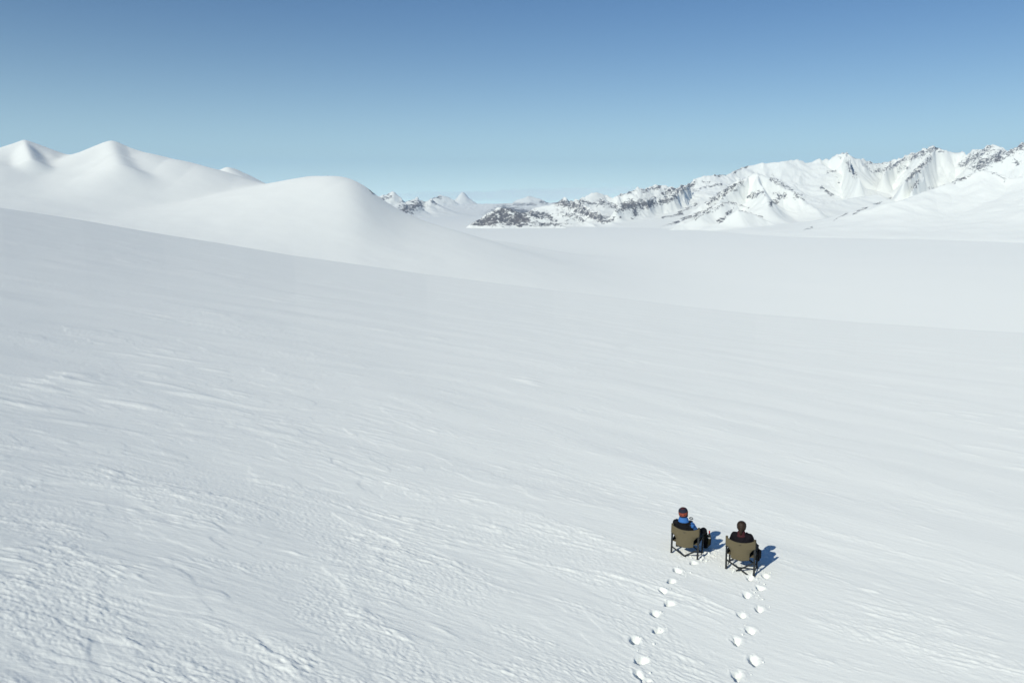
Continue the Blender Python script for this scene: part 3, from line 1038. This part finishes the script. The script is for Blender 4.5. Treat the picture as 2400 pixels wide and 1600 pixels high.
# ------------------------------------------------------------------ people
def person(label, loc, rot, J, scale_head=1.0, kind=1):
    p = thing("person", label, "person", loc, rot)
    V = lambda *a: Vector(a)
    pel, chest, nb, hd = [Vector(J[k]) for k in ('pelvis', 'chest', 'neck', 'head')]
    # body: one continuous surface, thinner than the clothes
    body = [(pel, chest, (.13, .09, .09), (.14, .09, .10)), (chest, nb, (.13, .08, .08), .055), (nb, hd + V(0, -.01, -.06), .052, .055)]
    body += [(hd + V(0, -.012, .02), hd + V(0, .012, -.02), (.074, .092, .088), (.066, .078, .085)), (hd + V(0, .045, -.07), hd + V(0, .03, -.05), .040, .05),
             (hd + V(0, .098, -.015), hd + V(0, .088, .018), .014, .010), (hd + V(.028, .082, .022), hd + V(.05, .072, .022), .012, .012), (hd + V(-.028, .082, .022), hd + V(-.05, .072, .022), .012, .012),
             (hd + V(-.018, .086, -.052), hd + V(.018, .086, -.052), .009, .009),
             (hd + V(.075, -.005, -.005), hd + V(.078, -.012, .022), (.008, .016, .018), (.008, .014, .014)), (hd + V(-.075, -.005, -.005), hd + V(-.078, -.012, .022), (.008, .016, .018), (.008, .014, .014))]
    for s, k in ((1, 'R'), (-1, 'L')):
        sh, el, wr = [Vector(J[n + k]) for n in ('sh', 'el', 'wr')]
        hp, kn, an = [Vector(J[n + k]) for n in ('hip', 'kn', 'an')]
        body += [(nb + V(0, 0, -.06), sh, .05, .05), (sh, el, .046, .038), (el, wr, .036, .026), (pel, hp, .10, .085), (hp, kn, .078, .052), (kn, an, .050, .036), (an, an + V(s * .01, .14, -.05), .036, .028)]
        body += hand_caps(wr, J['hd' + k], J['sd' + k], J['cd' + k], 1.0, J['curl' + k], .93)
    bd = blob("body", body, M_skin, p, .0075, 2)
    # eyes
    for s in (1, -1):
        bm = bmesh.new()
        bmesh.ops.create_uvsphere(bm, u_segments=12, v_segments=8, radius=.0125, matrix=Matrix.Translation(hd + V(s * .033, .083, .012)))
        from_bm("eye", bm, M_label, p)
    # trousers
    tr = [(pel + V(0, 0, .06), pel, (.155, .115, .08), (.165, .12, .09))]
    bt = []
    for s, k in ((1, 'R'), (-1, 'L')):
        hp, kn, an = [Vector(J[n + k]) for n in ('hip', 'kn', 'an')]
        tr += [(pel, hp, .115, .105), (hp, kn, .102, .078), (kn, an + V(0, 0, .04), .078, .068)]
        b = [(an + V(0, -.005, .12), an + V(0, 0, -.02), (.068, .07, .03), .056), (an + V(0, -.03, -.055), an + V(s * .03, .17, -.065), (.048, .05, .035), (.045, .045, .028)),
             (an + V(0, 0, -.02), an + V(s * .02, .10, -.05), .052, .04)]
        blob("boot", b, M_boot, p, .009, 3)
    blob("trousers", tr, M_pants, p, .010, 5, .006, .07)
    for s, k in ((1, 'R'), (-1, 'L')):
        wr = Vector(J['wr' + k])
        el = Vector(J['el' + k])
        back = (el - wr).normalized()
        g = hand_caps(wr, J['hd' + k], J['sd' + k], J['cd' + k], 1.05, J['curl' + k], 1.12)
        g.append((wr + back * .05, wr, .040, .030))
        blob("glove", g, M_glove, p, .0055, 1)
    if kind == 1:
        for s, k in ((1, 'R'), (-1, 'L')):
            sh, el, wr = [Vector(J[n + k]) for n in ('sh', 'el', 'wr')]
            blob("sleeve", [(sh + V(-s * .02, 0, 0), sh, .072, .076), (sh, el, .070, .056), (el, wr, .056, .040)], M_blue, p, .009, 4, .005, .05)
        vest = [(pel + V(0, 0, .03), chest, (.165, .125, .08), (.185, .125, .12)), (chest, nb + V(0, -.025, -.01), (.185, .125, .11), (.125, .090, .05))]
        for s, k in ((1, 'R'), (-1, 'L')):
            sh = Vector(J['sh' + k])
            vest += [(nb + V(s * .03, 0, -.04), sh + V(.012 if s < 0 else -.012, 0, -.005), .072, .082 if s < 0 else .078), (sh + V(-s * .03, 0, -.01), chest + V(s * .10, 0, -.02), .080, .10)]
            el = Vector(J['el' + k])
            vest.append((sh, sh.lerp(el, .45 if s < 0 else .02), .082 if s < 0 else .074, .078 if s < 0 else .070))
        blob("vest", vest, M_black, p, .010, 4, .005, .045)
        blob("collar", [(nb + V(0, -.02, .012), nb + V(-.005, -.006, .080), (.122, .105, .030), (.098, .095, .030)), (nb + V(0, -.055, .0), nb + V(0, -.085, -.03), (.075, .03, .03), (.035, .022, .02))], M_blue, p, .008, 3, .003, .04)
        # cap with ear flaps
        cap_o = hd + V(0, -.012, -.035)
        hat = blob("cap", [(V(0, 0, .10), V(0, 0, .06), (.104, .118, .082), (.106, .120, .08)), (V(0, -.01, .05), V(0, -.015, -.01), (.100, .112, .04), (.090, .098, .03)),
                           (V(.075, .03, .03), V(.078, .03, -.035), (.024, .042, .03), (.015, .028, .02)), (V(-.075, .03, .03), V(-.078, .03, -.035), (.024, .042, .03), (.015, .028, .02)),
                           (V(0, -.01, .178), V(0, -.01, .190), (.030, .030, .012), (.016, .016, .008))], M_hat, p, .007, 2, .0015, .02)
        hat.location = cap_o
        hat.rotation_euler = (math.radians(9), math.radians(-7), math.radians(8))
        bm = bmesh.new()
        for s in (-1, 1):
            bar(bm, hd + V(s * .112, .0, .018), hd + V(s * .072, .095, .02), .004, .014)
        from_bm("sunglass_arms", bm, M_lens, p, False) if False else bm.free()
        bm = bmesh.new()
        sheet(bm, lambda u, v: (hd + V(math.sin((u - .5) * 2.5) * .088, math.cos((u - .5) * 2.5) * .100 + .005, -.006 + .045 * v)), 20, 4, .004)
        from_bm("sunglasses", bm, M_lens, p)
    else:
        jk = [(pel + V(0, 0, .02), chest, (.165, .125, .08), (.170, .122, .12)), (chest, nb + V(0, 0, -.05), (.170, .118, .11), (.105, .080, .045))]
        for s, k in ((1, 'R'), (-1, 'L')):
            sh, el, wr = [Vector(J[n + k]) for n in ('sh', 'el', 'wr')]
            jk += [(nb + V(s * .03, 0, -.045), sh, .062, .068), (sh, chest + V(s * .08, 0, -.02), .07, .10), (sh, el, .070, .058), (el, wr, .058, .042)]
        blob("jacket", jk, M_dark2, p, .009, 4, .006, .05)
        blob("collar", [(nb + V(0, -.005, -.06), nb + V(0, 0, .03), (.102, .090, .03), (.078, .074, .028)), (nb + V(.05, -.03, -.05), nb + V(-.05, -.03, -.05), (.05, .05, .03), (.05, .05, .03))], M_maroon, p, .008, 3, .004, .035)
        hr = [(hd + V(0, -.018, .028), hd + V(0, -.03, -.005), (.098, .102, .092), (.096, .096, .10)), (hd + V(0, -.06, -.02), hd + V(0, -.10, -.05), (.05, .05, .05), (.036, .034, .034)),
              (hd + V(0, -.115, -.055), hd + V(0, -.120, -.115), (.034, .030, .035), (.030, .024, .04)), (hd + V(0, -.120, -.115), hd + V(0, -.105, -.165), (.030, .022, .04), (.012, .012, .03))]
        blob("hair", hr, M_hair, p, .006, 3, .0035, .022)
        bm = bmesh.new()
        bmesh.ops.create_cone(bm, segments=16, radius1=.036, radius2=.036, depth=.014, cap_ends=True, matrix=Matrix.Translation(hd + V(0, -.112, -.068)) @ Matrix.Rotation(math.radians(20), 4, 'X'))
        from_bm("hair_tie", bm, M_seam, p)
    return p


J1 = dict(pelvis=(0, -.10, 0.390), chest=(-.045, -.155, 0.620), neck=(-.075, -.140, 0.845), head=(-.095, -.085, 1.005),
          shR=(.105, -.13, 0.775), elR=(.215, .02, 0.565), wrR=(.055, .27, 0.610), hdR=(-.55, .55, .55), sdR=(-.3, -.2, .9), cdR=(-.75, -.6, .1), curlR=1.15,
          shL=(-.235, -.13, 0.785), elL=(-.275, .04, 0.550), wrL=(-.20, .24, 0.490), hdL=(.25, .95, -.05), sdL=(1, 0, 0), cdL=(0, 0, -1), curlL=.5,
          hipR=(.11, -.04, 0.410), knR=(.265, .42, 0.490), anR=(.31, .56, .13),
          hipL=(-.10, -.04, 0.400), knL=(-.10, .44, 0.470), anL=(-.15, .58, .115))
J2 = dict(pelvis=(.0, -.09, .44), chest=(-.005, -.13, .67), neck=(-.01, -.12, .855), head=(-.012, -.085, .998),
          shR=(.165, -.11, .79), elR=(.215, .03, .60), wrR=(.12, .26, .62), hdR=(-.5, .6, .5), sdR=(-.3, -.2, .9), cdR=(-.75, -.6, .1), curlR=.9,
          shL=(-.155, -.11, .79), elL=(-.235, .04, .59), wrL=(-.15, .25, .585), hdL=(.35, .9, -.1), sdL=(1, 0, 0), cdL=(0, 0, -1), curlL=.6,
          hipR=(.10, -.04, .45), knR=(.21, .42, .40), anR=(.25, .60, .105),
          hipL=(-.08, -.04, .45), knL=(-.10, .43, .47), anL=(-.12, .63, .115))
p1 = person("seated person in orange and navy knit cap and black vest, holding a wine glass", LOC1, ROT1, J1, 1, 1)
p2 = person("seated person with brown ponytail, dark jacket and maroon collar", LOC2, ROT2, J2, 1, 2)

# ------------------------------------------------------------------ wine bottle and glass
M1 = Matrix.Translation(LOC1) @ ROT1.to_matrix().to_4x4()
bl = M1 @ Vector((HW + .130, .30, .257))
bt = thing("wine_bottle", "dark wine bottle with red foil neck and white label beside the chair", "bottle", bl, ROT1)
bm = bmesh.new()
lathe(bm, [(.001, .004), (.030, 0), (.0365, .004), (.0375, .012), (.0375, .185), (.0355, .203), (.026, .222), (.0175, .238), (.0145, .250), (.0140, .262)], 28)
from_bm("bottle_body", bm, M_bottle, bt)
bm = bmesh.new()
lathe(bm, [(.0150, .256), (.0148, .292), (.0162, .293), (.0162, .303), (.0150, .306), (.001, .307)], 24)
from_bm("neck_foil", bm, M_foil, bt)
bm = bmesh.new()
lathe(bm, [(.0382, .085), (.0384, .087), (.0384, .160), (.0382, .162)], 28)
lb = from_bm("paper_label", bm, M_label, bt)
bm = bmesh.new()
for k, (z0, z1, hw) in enumerate(((.142, .150, .40), (.124, .128, .30), (.102, .108, .35))):
    for a0 in (-1.2,):
        sheet(bm, lambda u, v: (.0389 * math.cos(a0 + (u - .5) * 2 * hw), .0389 * math.sin(a0 + (u - .5) * 2 * hw), z0 + (z1 - z0) * v), 8, 1, .0006)
from_bm("label_print", bm, M_labelmark, lb)

gl = M1 @ Vector((J1['wrR'][0] - .075, J1['wrR'][1] + .045, J1['wrR'][2] - .03))
wg = thing("wine_glass", "wine glass with a little dark red wine, raised in the gloved hand", "wine glass", gl, (math.radians(2), math.radians(4), 0))
bm = bmesh.new()
lathe(bm, [(.001, .0), (.034, .001), (.034, .003), (.006, .008), (.001, .009)], 28)
from_bm("glass_foot", bm, M_glass, wg)
bm = bmesh.new()
lathe(bm, [(.001, .007), (.0055, .008), (.0038, .02), (.0035, .075), (.006, .088), (.001, .090)], 16)
from_bm("glass_stem", bm, M_glass, wg)
bm = bmesh.new()
outer = [(.004, .088), (.022, .093), (.041, .110), (.051, .136), (.052, .156), (.048, .188), (.041, .214)]
inner = [(r - .0014, z + .0006) for r, z in outer]
lathe(bm, outer + [(.0402, .2145)] + inner[::-1][1:] + [(.001, .0895)], 32)
from_bm("glass_bowl", bm, M_glass, wg)
bm = bmesh.new()
lathe(bm, [(.001, .0915), (.020, .0955), (.038, .111), (.0475, .134), (.001, .1342)], 28)
from_bm("red_wine", bm, M_wine, wg)

# ------------------------------------------------------------------ loose snow clods
bm = bmesh.new()
rr = random.Random(5)
spots = []
for (px, py, R, A) in SCUFF:
    spots += [(px, py, R)] * 4
for (px, py, tn, L_, W_, D_) in FEET:
    spots += [(px + 6, py - 9, .16)] * 2
for (px, py, R) in spots:
    cx, cy = ground_hit(px, py)
    x_, y_ = cx + rr.gauss(0, R * .75), cy + rr.gauss(0, R * .6)
    s_ = rr.choice([.007, .008, .010, .013, .018, .024]) * rr.uniform(.7, 1.1)
    r = bmesh.ops.create_icosphere(bm, subdivisions=2, radius=s_, matrix=Matrix.Translation((x_, y_, ground_z(x_, y_) + s_ * .35)) @ Matrix.Rotation(rr.uniform(0, 3), 4, 'Z') @ Matrix.Diagonal((rr.uniform(.9, 1.7), rr.uniform(.7, 1.2), rr.uniform(.5, .9), 1)))
    for v in r['verts']:
        v.co += Vector((rr.uniform(-1, 1), rr.uniform(-1, 1), rr.uniform(-1, 1))) * s_ * .16
cl = from_bm("loose_snow_clods", bm, snow_near, None)
cl['kind'] = 'stuff'
cl['label'] = "loose crumbs of snow kicked up around the footprints and chairs"

# ------------------------------------------------------------------ air
HB = 21500.0
top_z, bot_z = 1000.0, PLAIN - 60
bm = bmesh.new()
bmesh.ops.create_cube(bm, size=1, matrix=Matrix.Translation((0, 0, (top_z + bot_z) / 2)) @ Matrix.Diagonal((HB * 2, HB * 2, top_z - bot_z, 1)))
hm_ = bpy.data.materials.new("thin_cold_air")
hm_.use_nodes = True
nt = hm_.node_tree
nt.nodes.clear()
out = nt.nodes.new('ShaderNodeOutputMaterial')
pv = nt.nodes.new('ShaderNodeVolumePrincipled')
pv.inputs['Color'].default_value = (.36, .62, .97, 1)
pv.inputs['Density'].default_value = 3.3e-5
pv.inputs['Anisotropy'].default_value = .0
nt.links.new(pv.outputs['Volume'], out.inputs['Volume'])
haze = from_bm("haze", bm, hm_, None, False)
haze['kind'] = 'stuff'
haze['label'] = "thin pale haze over the glacier and mountains"
haze['category'] = "haze"

# low cloud far beyond the ice field
cm_ = bpy.data.materials.new("low_cloud_vapour")
cm_.use_nodes = True
nt = cm_.node_tree
nt.nodes.clear()
out = nt.nodes.new('ShaderNodeOutputMaterial')
pv = nt.nodes.new('ShaderNodeVolumePrincipled')
pv.inputs['Color'].default_value = (.93, .94, .96, 1)
pv.inputs['Density'].default_value = 2.6e-4
pv.inputs['Anisotropy'].default_value = -.45
nt.links.new(pv.outputs['Volume'], out.inputs['Volume'])
for px, py, D, sx, sy, sz_ in ((1175, 459, 27500, 3900, 1500, 190), (1430, 447, 28500, 4300, 900, 130)):
    bm = bmesh.new()
    bmesh.ops.create_icosphere(bm, subdivisions=5, radius=1)
    for v in bm.verts:
        k = 1 + .16 * math.sin(v.co.x * 7 + py) * math.cos(v.co.y * 3) + .08 * math.sin(v.co.x * 17)
        v.co = Vector((v.co.x * sx, v.co.y * sy * k, v.co.z * sz_ * k))
    c_ = from_bm("cloud", bm, cm_, None)
    c_.location = far_point(px, py, D)
    c_['kind'] = 'stuff'
    c_['label'] = "thin pale bank of low cloud along the horizon behind the ice field"

# ------------------------------------------------------------------ light
SUN_EL = math.radians(32)
SHADOW_AZ = math.radians(36.8)          # shadows run this far right of straight ahead
sun_dir = Vector((-math.sin(SHADOW_AZ) * math.cos(SUN_EL), -math.cos(SHADOW_AZ) * math.cos(SUN_EL), math.sin(SUN_EL)))
sd = bpy.data.lights.new("sun", 'SUN')
sd.energy = 3.8
sd.angle = math.radians(.5)
sd.color = (1.0, .975, .865)
so = bpy.data.objects.new("sun", sd)
COL.objects.link(so)
so.rotation_euler = sun_dir.to_track_quat('Z', 'Y').to_euler()

w = bpy.data.worlds.new("World")
scene.world = w
w.use_nodes = True
nt = w.node_tree
bg = nt.nodes['Background']
sky = nt.nodes.new('ShaderNodeTexSky')
sky.sky_type = 'NISHITA'
sky.sun_disc = False
sky.sun_elevation = SUN_EL
sky.sun_rotation = math.atan2(sun_dir.x, sun_dir.y)
sky.altitude = 3000
sky.air_density = 1.7
sky.dust_density = 0
sky.ozone_density = 9.0
# pale band of lower air towards the horizon
tc = nt.nodes.new('ShaderNodeTexCoord')
sz = nt.nodes.new('ShaderNodeSeparateXYZ')
nt.links.new(tc.outputs['Generated'], sz.inputs[0])


def wmath(op, a, b=None, clamp=False):
    n = nt.nodes.new('ShaderNodeMath')
    n.operation = op
    n.use_clamp = clamp
    nt.links.new(a, n.inputs[0])
    if b is not None:
        n.inputs[1].default_value = b
    return n.outputs[0]


zpos = wmath('MAXIMUM', sz.outputs['Z'], 0.0)
fall = wmath('MULTIPLY', wmath('EXPONENT', wmath('MULTIPLY', zpos, -1 / .085)), .62)
mixw = nt.nodes.new('ShaderNodeMix')
mixw.data_type = 'RGBA'
nt.links.new(fall, mixw.inputs['Factor'])
tint = nt.nodes.new('ShaderNodeMix')
tint.data_type = 'RGBA'
tint.blend_type = 'MULTIPLY'
tint.inputs['Factor'].default_value = 1
tint.inputs['B'].default_value = (.78, .98, 1.13, 1)
nt.links.new(sky.outputs['Color'], tint.inputs['A'])
nt.links.new(tint.outputs['Result'], mixw.inputs['A'])
mixw.inputs['B'].default_value = (23.5, 31.0, 31.5, 1)
nt.links.new(mixw.outputs['Result'], bg.inputs['Color'])
bg.inputs['Strength'].default_value = .058

scene.view_settings.view_transform = 'Standard'
scene.view_settings.look = 'None'
scene.view_settings.exposure = 0.05
scene.view_settings.gamma = 1
scene.view_settings.use_curve_mapping = False
scene.cycles.volume_bounces = 0
scene.cycles.max_bounces = 6
scene.cycles.transmission_bounces = 6
scene.cycles.volume_max_steps = 64
